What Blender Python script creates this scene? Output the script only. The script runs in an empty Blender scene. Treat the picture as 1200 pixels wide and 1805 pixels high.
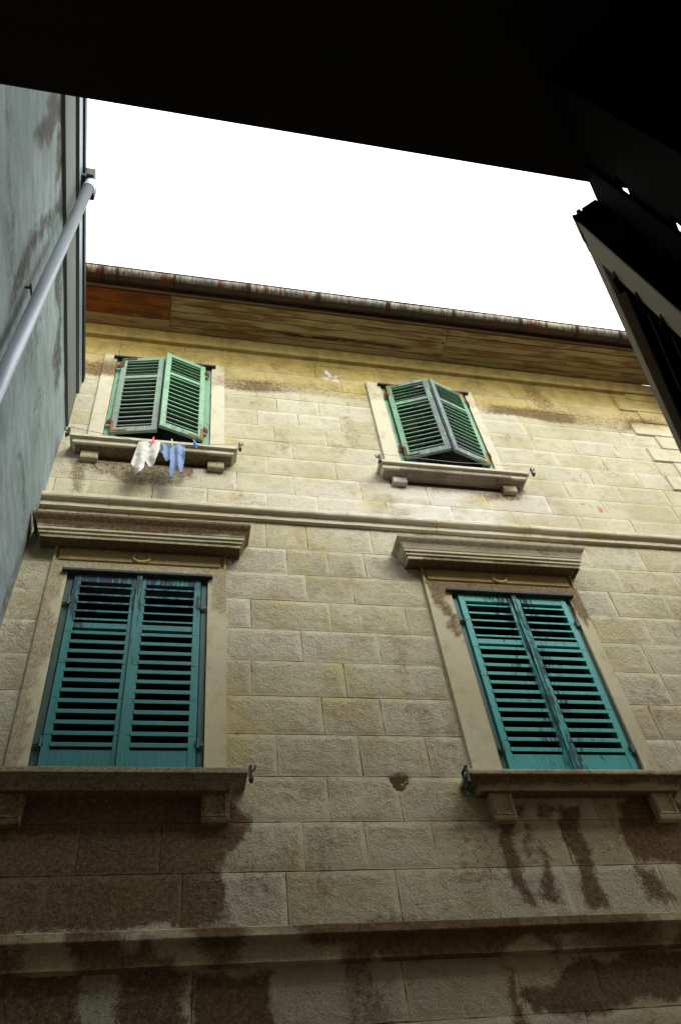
import bpy, bmesh, math, random
import numpy as np
from mathutils import Vector, Matrix
random.seed(7)
sc = bpy.context.scene
C = sc.collection
# ------------------------------------------------------------------ camera
CZ = 1.65
cam_d = bpy.data.cameras.new('camera'); cam = bpy.data.objects.new('camera', cam_d); C.objects.link(cam)
cam_d.sensor_fit = 'VERTICAL'; cam_d.sensor_height = 36.0; cam_d.lens = 1409.13 / 1805.0 * 36.0
cam_d.clip_start = 0.02; cam_d.clip_end = 2000.0
RIGHT = Vector((0.97712597, -0.18295286, -0.10841165)); UP = Vector((-0.06990018, -0.75776676, 0.64877076)); FWD = Vector((0.20084521, 0.62635276, 0.75322202))
M3 = Matrix((RIGHT, UP, -FWD)).transposed().to_4x4()
cam.matrix_world = Matrix.Translation((0, 0, CZ)) @ M3
sc.camera = cam
# ------------------------------------------------------------------ sky and sun
SUN_EL, SUN_AZ = math.radians(39), math.radians(152)      # azimuth measured from +Y towards +X
w = bpy.data.worlds.new("World"); sc.world = w; w.use_nodes = True
nt = w.node_tree; nt.nodes.clear()
out = nt.nodes.new('ShaderNodeOutputWorld'); bg = nt.nodes.new('ShaderNodeBackground')
sky = nt.nodes.new('ShaderNodeTexSky'); sky.sky_type = 'NISHITA'; sky.sun_disc = False
sky.sun_elevation = SUN_EL; sky.sun_rotation = SUN_AZ; sky.dust_density = 4.0; sky.altitude = 20
tc = nt.nodes.new('ShaderNodeTexCoord'); cn = nt.nodes.new('ShaderNodeTexNoise'); cn.inputs['Scale'].default_value = 2.2
cn.inputs['Detail'].default_value = 5
cr = nt.nodes.new('ShaderNodeValToRGB'); cr.color_ramp.elements[0].color = (10.0, 10.3, 10.7, 1); cr.color_ramp.elements[1].color = (12.8, 12.9, 12.9, 1)
cr.color_ramp.elements[0].position = .3; cr.color_ramp.elements[1].position = .7
mx = nt.nodes.new('ShaderNodeMix'); mx.data_type = 'RGBA'; mx.inputs[0].default_value = 0.85
nt.links.new(tc.outputs['Generated'], cn.inputs['Vector']); nt.links.new(cn.outputs[0], cr.inputs[0])
nt.links.new(sky.outputs[0], mx.inputs[6]); nt.links.new(cr.outputs[0], mx.inputs[7])
nt.links.new(mx.outputs[2], bg.inputs[0]); bg.inputs[1].default_value = 0.11
nt.links.new(bg.outputs[0], out.inputs[0])
sl = bpy.data.lights.new('sun', 'SUN'); sl.energy = 1.45; sl.angle = math.radians(28); sl.color = (1, .975, .91)
so = bpy.data.objects.new('sun', sl); C.objects.link(so)
sd = Vector((math.sin(SUN_AZ) * math.cos(SUN_EL), math.cos(SUN_AZ) * math.cos(SUN_EL), math.sin(SUN_EL)))
so.rotation_euler = sd.to_track_quat('Z', 'Y').to_euler(); so.location = (3, -3, 20)
sc.view_settings.view_transform = 'Standard'; sc.view_settings.look = 'None'
sc.view_settings.exposure = 1.46; sc.view_settings.gamma = 1.0
sc.cycles.max_bounces = 6; sc.cycles.diffuse_bounces = 4

# ------------------------------------------------------------------ numpy noise
def _h(ix, iy, s):
    n = (ix.astype(np.int64) * 374761393 + iy.astype(np.int64) * 668265263 + s * 1442695041) & 0x7fffffff
    n = ((n ^ (n >> 13)) * 1274126177) & 0x7fffffff
    return ((n ^ (n >> 16)) & 0xffff) / 65535.0
def vn(x, y, f, s=0):
    x = np.asarray(x) * f + 1000; y = np.asarray(y) * f + 1000
    ix = np.floor(x); iy = np.floor(y); fx = x - ix; fy = y - iy
    fx = fx * fx * (3 - 2 * fx); fy = fy * fy * (3 - 2 * fy)
    a = _h(ix, iy, s); b = _h(ix + 1, iy, s); c = _h(ix, iy + 1, s); d = _h(ix + 1, iy + 1, s)
    return (a * (1 - fx) + b * fx) * (1 - fy) + (c * (1 - fx) + d * fx) * fy
def fbm(x, y, f, o=4, s=0):
    r = 0; t = 0; a = 1.
    for k in range(o):
        r = r + a * vn(x, y, f, s + k * 17); t += a; a *= .5; f *= 2.03
    return r / t
def poly_sd(P, x, y):
    """signed distance to polygon, positive inside"""
    P = np.array(P, float); n = len(P)
    d = np.full(x.shape, 1e9); ins = np.zeros(x.shape, bool)
    for i in range(n):
        ax, ay = P[i]; bx, by = P[(i + 1) % n]
        ex, ey = bx - ax, by - ay
        t = np.clip(((x - ax) * ex + (y - ay) * ey) / (ex * ex + ey * ey + 1e-12), 0, 1)
        d = np.minimum(d, (x - ax - t * ex) ** 2 + (y - ay - t * ey) ** 2)
        c = ((ay > y) != (by > y)) & (x < (bx - ax) * (y - ay) / (by - ay + 1e-12) + ax)
        ins ^= c
    d = np.sqrt(d)
    return np.where(ins, d, -d)
def sstep(a, b, v):
    t = np.clip((v - a) / (b - a), 0, 1); return t * t * (3 - 2 * t)

# ------------------------------------------------------------------ stains of the stone front, (x, z) metres
STAINS = [
('s', 1, [(-1.3, 4.27), (0.42, 4.27), (0.6, 4.14), (0.58, 4.06), (0.51, 4.0), (0.42, 3.93), (0.42, 3.78), (0.42, 3.61), (0.36, 3.52), (-1.3, 3.5)]),
('s', 1, [(2.15, 4.11), (2.25, 4.11), (2.23, 3.9), (2.21, 3.76), (2.23, 3.62), (2.23, 3.55), (2.16, 3.56), (2.12, 3.69), (2.11, 3.83), (2.11, 3.94)]),
('s', 0.8, [(2.33, 4.11), (2.37, 4.09), (2.31, 3.9), (2.26, 3.82), (2.28, 3.98)]),
('s', 0.7, [(2.27, 4.24), (2.41, 4.24), (2.36, 4.11), (2.25, 4.11)]),
('s', 0.8, [(2.45, 4.23), (2.56, 4.23), (2.5, 4.11), (2.43, 4.11)]),
('s', 0.9, [(2.35, 3.98), (2.38, 3.9), (2.39, 3.77), (2.4, 3.58), (2.27, 3.6), (2.3, 3.74)]),
('s', 1, [(2.54, 4.23), (2.72, 4.22), (2.7, 4.08), (2.71, 3.9), (2.68, 3.72), (2.73, 3.54), (2.52, 3.53), (2.56, 3.72), (2.57, 3.9), (2.55, 4.11)]),
('s', 1, [(3.02, 4.24), (3.31, 4.24), (3.52, 4.24), (3.72, 3.88), (3.49, 3.77), (2.99, 3.84), (2.98, 4.0)]),
('s', 0.8, [(2.95, 3.82), (3.09, 3.78), (3.17, 3.56), (2.95, 3.55), (2.94, 3.67)]),
('s', 0.55, [(3.23, 3.81), (3.76, 3.88), (3.68, 3.52), (3.21, 3.53)]),
('s', 0.78, [(-1.3, 3.36), (-0.29, 3.33), (-0.25, 2.86), (-1.3, 2.6)]),
('s', 0.8, [(-0.13, 3.32), (0.25, 3.31), (0.25, 2.5), (-0.11, 2.5)]),
('s', 1, [(0.26, 3.3), (0.66, 3.28), (0.65, 3.15), (0.61, 2.5), (0.28, 2.5)]),
('s', 0.95, [(1.96, 3.13), (2.15, 3.15), (2.37, 3.27), (3.07, 3.32), (3.86, 3.34), (3.6, 2.92), (2.77, 3.05), (2.24, 2.99), (2.04, 3.0)]),
('s', 0.95, [(1.95, 3.26), (1.99, 3.21), (1.99, 2.8), (1.88, 2.8)]),
('s', 0.6, [(1.19, 3.56), (1.73, 3.53), (1.7, 3.30), (1.17, 3.32)]),
('s', 0.62, [(-0.82, 7.54), (0.14, 7.62), (0.18, 7.38), (-0.11, 7.22), (-0.31, 7.21), (-0.75, 7.34)]),
('s', 0.62, [(-0.96, 7.5), (-0.77, 7.52), (-0.76, 7.06), (-0.86, 7.05)]),
('s', 0.62, [(0.25, 7.6), (0.48, 7.62), (0.4, 7.46), (0.25, 7.44)]),
('s', 0.72, [(2.0, 7.63), (3.4, 7.63), (3.27, 7.42), (3.01, 7.42), (2.38, 7.48), (2.04, 7.46)]),
('s', 0.55, [(3.91, 9.81), (4.14, 9.82), (4.32, 9.25), (4.03, 9.15)]),
('w', 1, [(1.53, 9.55), (1.58, 9.53), (1.59, 9.42), (1.54, 9.43)]),
('w', 0.55, [(1.46, 9.42), (1.71, 9.47), (1.67, 9.32), (1.45, 9.35)]),
('p', 1, [(1.45, 4.4), (1.54, 4.44), (1.61, 4.4), (1.6, 4.35), (1.53, 4.3), (1.47, 4.34)]),
('o', 0.9, [(3.94, 7.48), (4.0, 7.46), (3.96, 7.42)]),
('o', 0.9, [(4.11, 7.44), (4.16, 7.38), (4.11, 7.33)]),
# trims: hoods, surrounds, lower string
('t', .95, [(-1.3, 6.64), (0.70, 6.64), (0.70, 6.462), (-1.3, 6.462)]), ('t', .0, [(-1.3, 6.385), (3.7, 6.385), (3.7, 6.369), (-1.3, 6.369)]),
('t', 0.5, [(1.75, 6.62), (3.7, 6.62), (3.7, 6.47), (1.75, 6.47)]),
('t', 0.5, [(1.10, 3.47), (1.95, 3.47), (2.2, 3.44), (1.80, 3.25), (1.30, 3.25)]), ('t', 0.42, [(.55, 3.6), (3.2, 3.6), (2.6, 3.38), (.9, 3.38)]),
('t', 0.52, [(-1.3, 6.4), (0.5, 6.4), (0.45, 6.05), (0.39, 5.72), (0.30, 5.75), (0.27, 6.03), (-0.76, 6.03), (-0.78, 5.2), (-0.8, 4.4), (-1.3, 4.4)]),
('t', 0.75, [(2.0, 6.4), (3.5, 6.4), (3.44, 5.9), (3.36, 5.74), (3.32, 5.95), (3.32, 6.05), (2.25, 6.05), (2.27, 5.5), (2.18, 5.65), (2.12, 5.8), (2.09, 6.1)]),
('t', 0.5, [(-1.2, 4.40), (0.6, 4.40), (0.6, 4.2), (-1.2, 4.2)]),
('t', 0.7, [(1.85, 4.335), (3.6, 4.335), (3.6, 4.285), (1.85, 4.285)]),
('t', 0.55, [(-0.9, 4.2), (0.5, 4.2), (0.5, 4.0), (-0.9, 4.0)]),
('t', 0.75, [(2.05, 7.66), (3.2, 7.66), (3.2, 7.52), (2.05, 7.52)]),
('t', 0.5, [(-0.4, 7.68), (0.3, 7.68), (0.3, 7.57), (-0.4, 7.57)]),
]
def paint(x, z, trim):
    """stain, yellow, white, patch, orange fields on the wall plane"""
    wx = x + (fbm(x, z, 5, 3, 3) - .5) * .10 + (fbm(x, z, 28, 2, 5) - .5) * .04
    wz = z + (fbm(x, z, 5, 3, 9) - .5) * .10 + (fbm(x, z, 28, 2, 11) - .5) * .04
    F = {k: np.zeros(x.shape) for k in 'swpo'}
    for k, st, P in STAINS:
        if (k == 't') != trim and k in 'ts': continue
        if trim and k in 'wpo': continue
        kk = 's' if k == 't' else k
        b = (.055 if not trim else .022) if kk == 's' else .006
        ux, uz = (wx, wz) if (kk in 's' and not trim) else ((x + (wx - x) * 1.5, z + (wz - z) * .35) if trim else (x + (wx - x) * .3, z + (wz - z) * .3))
        F[kk] = np.maximum(F[kk], st * sstep(-b, b, poly_sd(P, ux, uz)))
    F['w'] *= sstep(.52, .6, fbm(x, z, 34, 2, 77) * .6 + fbm(x, z, 9, 2, 78) * .5)
    yz = z + (fbm(x, z, 1.6, 3, 21) - .5) * .28
    y = sstep(8.93, 9.15, yz) * (.75 + .4 * fbm(x, z, 2.2, 3, 31)) * (.75 + .5 * sstep(9.35, 9.6, z))
    fringe = sstep(8.84, 9.0, yz) * (1 - sstep(9.10, 9.40, yz)) * (.55 + .5 * sstep(.35, .55, fbm(x, z, 1.3, 2, 41)))
    F['s'] = np.maximum(F['s'], fringe * .80)
    F['s'] = np.maximum(F['s'], .55 * sstep(.50, .72, fbm(x, z * .7, 2.6, 4, 83)) * (1 - sstep(3.3, 4.9, z)))
    F['s'] = np.maximum(F['s'], .40 * sstep(.60, .74, fbm(x * 1.2, z * .8, 3.4, 4, 85)))
    refl_glow = np.exp(-(((x - 2.35) / 1.25) ** 2 + ((z - 7.22) / .42) ** 2)) * sstep(.25, .6, fbm(x, z * 1.6, 3.2, 4, 99))  # reflected light painted as a soft whitish patch around the upper right sill
    F['w'] = np.maximum(F['w'], .42 * refl_glow)
    # run marks in the yellow band
    F['s'] = np.maximum(F['s'], .42 * sstep(8.95, 9.2, z) * sstep(.55, .75, fbm(x * 3.2, z * .35, 2.0, 3, 51)))
    F['y'] = np.clip(np.maximum(y, .35 * sstep(.60, .78, fbm(x, z, 2.4, 4, 61))), 0, 1)
    return F

# ------------------------------------------------------------------ materials
def rgba(c): return (c[0], c[1], c[2], 1.0)
class NB:
    def __init__(s, name, rough=.85, spec=.25, metallic=0):
        s.m = bpy.data.materials.new(name); s.m.use_nodes = True; s.t = s.m.node_tree; s.t.nodes.clear()
        s.o = s.t.nodes.new('ShaderNodeOutputMaterial'); s.b = s.t.nodes.new('ShaderNodeBsdfPrincipled')
        s.t.links.new(s.b.outputs[0], s.o.inputs[0]); s.b.inputs['Roughness'].default_value = rough
        s.b.inputs['Specular IOR Level'].default_value = spec; s.b.inputs['Metallic'].default_value = metallic
        s.tc = s.t.nodes.new('ShaderNodeTexCoord').outputs['Object']
        s.geo = s.t.nodes.new('ShaderNodeNewGeometry')
    def lk(s, v, sock):
        if hasattr(v, 'links') or isinstance(v, bpy.types.NodeSocket): s.t.links.new(v, sock)
        elif isinstance(v, tuple): sock.default_value = rgba(v)
        else: sock.default_value = v
    def attr(s, n):
        a = s.t.nodes.new('ShaderNodeAttribute'); a.attribute_name = n; return a.outputs['Fac']
    def pos(s, sx=1, sy=1, sz=1, src=None):
        m = s.t.nodes.new('ShaderNodeMapping'); m.inputs['Scale'].default_value = (sx, sy, sz)
        s.t.links.new(src or s.tc, m.inputs[0]); return m.outputs[0]
    def noise(s, scale, detail=4, vec=None, rough=.55, dist=0):
        n = s.t.nodes.new('ShaderNodeTexNoise'); n.inputs['Scale'].default_value = scale; n.inputs['Detail'].default_value = detail
        n.inputs['Roughness'].default_value = rough; n.inputs['Distortion'].default_value = dist
        s.t.links.new(vec or s.tc, n.inputs['Vector']); return n.outputs[0]
    def vor(s, scale, vec=None, feat='F1'):
        n = s.t.nodes.new('ShaderNodeTexVoronoi'); n.inputs['Scale'].default_value = scale; n.feature = feat
        s.t.links.new(vec or s.tc, n.inputs['Vector']); return n.outputs['Distance']
    def ramp(s, v, a, b, lo=0., hi=1.):
        n = s.t.nodes.new('ShaderNodeMapRange'); n.interpolation_type = 'SMOOTHSTEP'
        s.lk(v, n.inputs[0]); n.inputs[1].default_value = a; n.inputs[2].default_value = b; n.inputs[3].default_value = lo; n.inputs[4].default_value = hi
        return n.outputs[0]
    def mth(s, op, a, b=0.):
        n = s.t.nodes.new('ShaderNodeMath'); n.operation = op; s.lk(a, n.inputs[0]); s.lk(b, n.inputs[1]); return n.outputs[0]
    def mix(s, f, a, b, mode='MIX'):
        n = s.t.nodes.new('ShaderNodeMix'); n.data_type = 'RGBA'; n.blend_type = mode
        s.lk(f, n.inputs[0]); s.lk(a, n.inputs[6]); s.lk(b, n.inputs[7]); return n.outputs[2]
    def bump(s, h, dist, strength=1.0, prev=None):
        n = s.t.nodes.new('ShaderNodeBump'); n.inputs['Distance'].default_value = dist; n.inputs['Strength'].default_value = strength
        s.lk(h, n.inputs['Height'])
        if prev: s.t.links.new(prev, n.inputs['Normal'])
        return n.outputs[0]
    def fin(s, col, nrm=None, rough=None):
        s.lk(col, s.b.inputs['Base Color'])
        if nrm: s.t.links.new(nrm, s.b.inputs['Normal'])
        if rough is not None: s.lk(rough, s.b.inputs['Roughness'])
        return s.m

def stone(name, rough_face):
    n = NB(name, .92, .12)
    st, yl, wh, pa, og, tn, rg = [n.attr(a) for a in ('stain', 'yellow', 'white', 'patch', 'orange', 'tone', 'rough')]
    big = n.noise(1.7, 5); mid = n.noise(9, 5); fine = n.noise(70, 4); grit = n.noise(190, 3)
    base = n.mix(n.ramp(big, .35, .65), (.485, .462, .315), (.385, .36, .222))
    base = n.mix(n.ramp(tn, 0, 1), base, (.53, .51, .385))
    base = n.mix(n.ramp(mid, .5, .72, 0, .5), base, (.33, .265, .13))
    base = n.mix(n.ramp(grit, .3, .7, 0, .35), base, (.26, .24, .18))
    base = n.mix(n.mth('MULTIPLY', n.ramp(fine, .55, .75, 0, .32), rg), base, (.20, .175, .12))
    # pits that hold dark dirt
    pit = n.ramp(n.vor(62, n.pos(1, 1, 1.5)), .10, .30, 1, 0)
    gate = n.ramp(n.noise(14, 3), .44, .58)
    pm = n.mth('MULTIPLY', n.mth('MULTIPLY', pit, gate), n.mth('ADD', n.mth('MULTIPLY', rg, .8), .2))
    base = n.mix(n.mth('MULTIPLY', pm, .85), base, (.07, .045, .02))
    pit2 = n.mth('MULTIPLY', n.ramp(n.vor(120, n.pos(1, 1, 1.7)), .12, .34, 1, 0), n.ramp(n.noise(21, 4, rough=.7), .46, .60))
    base = n.mix(n.mth('MULTIPLY', n.mth('MULTIPLY', pit2, n.mth('ADD', n.mth('MULTIPLY', rg, .7), .1)), .8), base, (.09, .06, .03))
    base = n.mix(n.mth('MULTIPLY', n.ramp(n.noise(85, 3, rough=.7), .56, .66, 0, .45), rg), base, (.60, .57, .44))
    base = n.mix(n.mth('MULTIPLY', yl, .88), base, n.mix(n.ramp(mid, .35, .65), (.47, .355, .085), (.35, .265, .065)))
    sv = n.mth('ADD', st, n.mth('ADD', n.mth('MULTIPLY', n.mth('SUBTRACT', n.noise(24, 5, rough=.65), .5), 1.1 if rough_face else .35), n.mth('MULTIPLY', n.mth('SUBTRACT', fine, .5), .7)))
    sm = n.mth('MULTIPLY', n.ramp(sv, .24, .84), n.ramp(st, .02, .2))
    scol = n.mix(n.ramp(n.noise(38, 4), .35, .65), (.055, .026, .009), (.145, .083, .033))
    base = n.mix(n.mth('MULTIPLY', sm, .86 if rough_face else .88), base, scol)
    base = n.mix(pa, base, n.mix(n.ramp(fine, .4, .6), (.32, .27, .19), (.42, .365, .26)))
    base = n.mix(og, base, (.36, .12, .04))
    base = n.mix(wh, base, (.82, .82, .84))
    hf = n.mth('ADD', n.mth('MULTIPLY', n.noise(52, 5, rough=.7), 1.0), n.mth('MULTIPLY', pit, -.35))
    hh = n.mth('MULTIPLY', hf, n.mth('ADD', n.mth('MULTIPLY', rg, 1.0), .12))
    if rough_face: hh = n.mth('MULTIPLY', hh, n.mth('ADD', n.mth('MULTIPLY', n.noise(2.3, 2), 1.1), n.mth('MULTIPLY', tn, .45)))
    nb = n.bump(n.mth('ADD', hh, n.mth('MULTIPLY', pit2, -.25)), .022 if rough_face else .008, 1.0)
    return n.fin(base, nb)
M = {}
M['stone'] = stone('rough_limestone', True)
M['dressed'] = stone('dressed_limestone', False)
n = NB('lime_mortar', .95, .1); M['mortar'] = n.fin(n.mix(n.noise(30), (.045, .026, .014), (.11, .075, .045)))
def painted(name, c1, c2, wood, amt, vert=True):
    n = NB(name, .62, .35)
    grain = n.noise(9, 5, n.pos(6, 6, .5)); big = n.noise(3.5, 4); g2 = n.noise(40, 3, n.pos(3, 3, .4))
    at = n.attr('wood')
    col = n.mix(n.ramp(big, .3, .7), c1, c2)
    col = n.mix(n.ramp(g2, .35, .75, 0, .35), col, tuple(c * .45 for c in c1))
    wm = n.ramp(n.mth('ADD', n.mth('ADD', n.mth('MULTIPLY', grain, .8), n.mth('MULTIPLY', n.noise(16, 4), .35)), at), amt - .06, amt + .06)
    wc = n.mix(n.ramp(g2, .3, .7), wood, tuple(c * .55 for c in wood))
    col = n.mix(wm, col, wc)
    return n.fin(col, n.bump(n.mth('ADD', grain, n.mth('MULTIPLY', wm, -.6)), .004, .7), n.ramp(wm, 0, 1, .55, .85))
M['teal'] = painted('teal_shutter_paint', (.010, .17, .165), (.011, .135, .145), (.035, .055, .085), .80)
M['teal_b'] = painted('bright_teal_shutter_paint', (.006, .28, .25), (.006, .225, .225), (.03, .065, .08), .80)
M['tealdark'] = painted('dark_green_frame_paint', (.016, .060, .052), (.022, .075, .060), (.04, .045, .05), .85)
M['mint'] = painted('faded_mint_shutter_paint', (.135, .30, .165), (.10, .24, .13), (.17, .20, .21), .67)
M['mintgrey'] = painted('bleached_mint_shutter_paint', (.17, .29, .19), (.13, .24, .155), (.25, .28, .26), .66)
n = NB('blackened_metal', .6, .3); M['black'] = n.fin(n.mix(n.noise(20), (.010, .012, .014), (.025, .024, .022)))
n = NB('dark_bar_metal', .7, .3); M['bar'] = n.fin(n.mix(n.noise(20), (.018, .028, .03), (.045, .05, .04)))
n = NB('rusty_iron', .85, .2); M['rust'] = n.fin(n.mix(n.noise(60), (.13, .042, .016), (.06, .026, .015)), n.bump(n.noise(120), .003))
n = NB('ochre_rusty_strap', .85, .2); M['ochre'] = n.fin(n.mix(n.noise(50), (.28, .17, .045), (.19, .08, .028)))
n = NB('window_glass_dark', .55, .06); M['glass'] = n.fin((.012, .013, .014))
n = NB('room_darkness', .95, .05); M['dark'] = n.fin((.012, .010, .009))
# gutter zinc with rust runs
n = NB('rusty_zinc_gutter', .6, .35, .35)
streak = n.noise(5, 4, n.pos(3.2, .5, .5), rough=.6); big = n.noise(2.2, 4, n.pos(1.5, 1, 1)); fs = n.noise(10, 5, n.pos(5, .8, .8), rough=.65)
c = n.mix(n.ramp(fs, .35, .62), (.05, .055, .055), (.20, .19, .135))
c = n.mix(n.ramp(big, .45, .6), c, n.mix(n.ramp(fs, .4, .6), (.08, .06, .04), (.27, .25, .17)))
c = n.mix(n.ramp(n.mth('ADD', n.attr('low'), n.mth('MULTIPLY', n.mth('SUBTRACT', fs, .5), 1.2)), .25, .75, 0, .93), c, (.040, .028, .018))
c = n.mix(n.ramp(streak, .55, .60), c, (.10, .028, .010))
M['gutter'] = n.fin(c, n.bump(fs, .003, .4))
n = NB('rusty_gutter_strap', .8, .25); M['gutter_band'] = n.fin(n.mix(n.noise(30), (.055, .02, .010), (.028, .018, .013)))
# soffit boards
def boards(name, a, b, c3, redk):
    n = NB(name, .85, .15)
    oi = n.t.nodes.new('ShaderNodeObjectInfo'); sc_ = n.mth('MULTIPLY', oi.outputs['Random'], 37.)
    va = n.t.nodes.new('ShaderNodeVectorMath'); va.operation = 'ADD'; n.t.links.new(n.tc, va.inputs[0]); n.t.links.new(sc_, va.inputs[1])
    g = n.noise(11, 6, n.pos(.4, 5, 1, va.outputs[0]), rough=.7); blot = n.noise(3.2, 6, n.pos(.5, 3, 1, va.outputs[0]), dist=.6, rough=.65)
    a = n.mix(n.ramp(oi.outputs['Random'], 0, 1, 0, .5), a, b)
    col = n.mix(n.ramp(g, .35, .7), a, b)
    col = n.mix(n.ramp(blot, .46, .60), col, c3)
    col = n.mix(n.attr('red'), col, (.07, .012, .010))
    col = n.mix(n.ramp(n.noise(5, 4, n.pos(.6, 2.5, 1)), .60, .70, 0, .5), col, (.36, .32, .18))
    return n.fin(col, n.bump(g, .004, .6))
M['board'] = boards('weathered_soffit_board', (.40, .335, .19), (.30, .235, .125), (.20, .12, .055), 1)
M['board_new'] = boards('orange_soffit_board', (.27, .095, .022), (.19, .07, .02), (.13, .05, .02), 0)
n = NB('dark_old_timber', .85, .1); M['oldwood'] = n.fin(n.mix(n.noise(5, 4, n.pos(.5, 3, 3)), (.13, .085, .045), (.07, .045, .028)))
# left wall
n = NB('grey_cement_render', .9, .15)
st = n.attr('stain')
v = n.noise(6, 6, n.pos(1, .55, 2.0), rough=.65); big = n.noise(.9, 4); f = n.noise(45, 5, rough=.7)
c = n.mix(n.ramp(big, .35, .65), (.20, .265, .265), (.30, .375, .375))
c = n.mix(n.ramp(v, .35, .68, 0, .6), c, (.15, .17, .155))
c = n.mix(n.ramp(n.noise(4, 5, n.pos(1, .4, 2.2)), .55, .75, 0, .4), c, (.34, .385, .40))
c = n.mix(n.ramp(f, .56, .68, 0, .7), c, (.10, .10, .085))
sv = n.mth('ADD', st, n.mth('MULTIPLY', n.mth('SUBTRACT', n.noise(14, 6, rough=.7), .5), 1.3))
c = n.mix(n.mth('MULTIPLY', n.ramp(sv, .3, .95, 0, .9), n.ramp(st, .02, .3)), c, (.055, .050, .040))
M['render'] = n.fin(c, n.bump(n.mth('ADD', f, v), .004, .5))
n = NB('pale_cornice_render', .85, .15); M['cornice'] = n.fin(n.mix(n.noise(3, 5, n.pos(1, .5, 3)), (.16, .18, .165), (.11, .12, .105)))
n = NB('blue_grey_flashing', .5, .4, .2); M['flash'] = n.fin(n.mix(n.noise(3, 4), (.20, .26, .30), (.13, .17, .19)))
n = NB('white_plastic_pipe', .22, .6); M['pipe'] = n.fin(n.mix(n.ramp(n.noise(5, 4, n.pos(1, 1, .3)), .4, .7), (.70, .83, .97), (.62, .74, .88)))
n = NB('brown_timber_black', .75, .2); M['lintel'] = n.fin(n.mix(n.noise(6, 4, n.pos(.4, 3, 3)), (.022, .016, .011), (.042, .032, .020)))
n = NB('room_plaster_dark', .95, .05); M['room'] = n.fin((.03, .024, .018))
n = NB('grey_brown_shutter_paint', .55, .3); M['leaf'] = n.fin(n.mix(n.noise(8, 4, n.pos(3, 3, .4)), (.34, .26, .19), (.42, .33, .24)), n.bump(n.noise(40, 3, n.pos(3, 3, .3)), .001, .5))
n = NB('dark_louvre_paint', .9, .03); M['louvre'] = n.fin(n.mix(n.noise(8), (.008, .006, .005), (.014, .011, .009)))
n = NB('steel_screw', .35, .5, .9); M['screw'] = n.fin((.55, .5, .42))
n = NB('opposite_house_render', .95, .1); M['opp'] = n.fin(n.mix(n.noise(1.2, 5), (.20, .13, .07), (.13, .085, .045)))
n = NB('clay_tiles', .85, .2); M['tile'] = n.fin(n.mix(n.noise(6), (.33, .12, .06), (.20, .09, .05)))
n = NB('alley_stone_paving', .85, .2)
M['ground'] = n.fin(n.mix(n.ramp(n.vor(2.6, feat='DISTANCE_TO_EDGE'), .01, .04), (.05, .045, .04), n.mix(n.noise(4), (.17, .13, .08), (.11, .085, .055))))
def cloth_mat(name, a, b, sc1):
    n = NB(name, .95, .05); return n.fin(n.mix(n.noise(sc1, 3), a, b), n.bump(n.noise(220, 2), .001, .5))
M['white_cloth'] = cloth_mat('white_cotton', (.60, .59, .55), (.42, .42, .39), 9)
M['blue_cloth'] = cloth_mat('blue_cotton', (.15, .22, .36), (.21, .29, .43), 12)
n = NB('red_plastic', .4, .4); M['red'] = n.fin((.62, .05, .03))
n = NB('yellow_plastic', .4, .4); M['yellow'] = n.fin((.55, .42, .10))
n = NB('blue_plastic', .4, .4); M['blue'] = n.fin((.06, .26, .78))
n = NB('grey_wire', .5, .4); M['wire'] = n.fin((.25, .26, .25))

# ------------------------------------------------------------------ mesh helpers
def link(name, me, mat, parent=None, **props):
    o = bpy.data.objects.new(name, me); C.objects.link(o)
    for m in (mat if isinstance(mat, (list, tuple)) else [mat]): me.materials.append(m)
    if parent: o.parent = parent
    for k, v in props.items(): o[k] = v
    return o
def thing(name, label, cat, loc=(0, 0, 0), group=None):
    o = bpy.data.objects.new(name, None); C.objects.link(o); o.location = loc; o['label'] = label; o['category'] = cat
    if group: o['group'] = group
    return o
class MB:
    def __init__(s): s.v = []; s.f = []; s.mi = []
    def add(s, V, F, mi=0):
        b = len(s.v); s.v += [tuple(v) for v in V]; s.f += [[i + b for i in f] for f in F]; s.mi += [mi] * len(F)
    def box(s, x0, x1, y0, y1, z0, z1, mi=0, T=None):
        V = [Vector((x, y, z)) for z in (z0, z1) for y in (y0, y1) for x in (x0, x1)]
        if T: V = [T @ v for v in V]
        s.add(V, [[0, 2, 3, 1], [4, 5, 7, 6], [0, 1, 5, 4], [2, 6, 7, 3], [0, 4, 6, 2], [1, 3, 7, 5]], mi)
    def tube(s, P, r, n=10, mi=0, cap=True):
        P = [Vector(p) for p in P]; V = []; F = []
        up = None
        for i, p in enumerate(P):
            d = (P[min(i + 1, len(P) - 1)] - P[max(i - 1, 0)]).normalized()
            if up is None: up = d.orthogonal().normalized()
            a = (up - d * up.dot(d)).normalized(); up = a; b = d.cross(a)
            rr = r[i] if isinstance(r, (list, tuple)) else r
            V += [p + (a * math.cos(t) + b * math.sin(t)) * rr for t in [2 * math.pi * k / n for k in range(n)]]
        for i in range(len(P) - 1):
            for k in range(n): F.append([i * n + k, i * n + (k + 1) % n, (i + 1) * n + (k + 1) % n, (i + 1) * n + k])
        if cap: F.append(list(range(n))[::-1]); F.append([(len(P) - 1) * n + k for k in range(n)])
        s.add(V, F, mi)
    def build(s, name, mat, parent=None, bevel=0, smooth=False, **props):
        me = bpy.data.meshes.new(name); me.from_pydata(s.v, [], s.f); 
        me.polygons.foreach_set('material_index', s.mi)
        bm = bmesh.new(); bm.from_mesh(me); bmesh.ops.recalc_face_normals(bm, faces=bm.faces)
        if bevel: bmesh.ops.bevel(bm, geom=bm.edges[:], offset=bevel, segments=1, affect='EDGES', clamp_overlap=True)
        bm.to_mesh(me); bm.free()
        if smooth: me.polygons.foreach_set('use_smooth', [True] * len(me.polygons))
        return link(name, me, mat, parent, **props)
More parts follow.
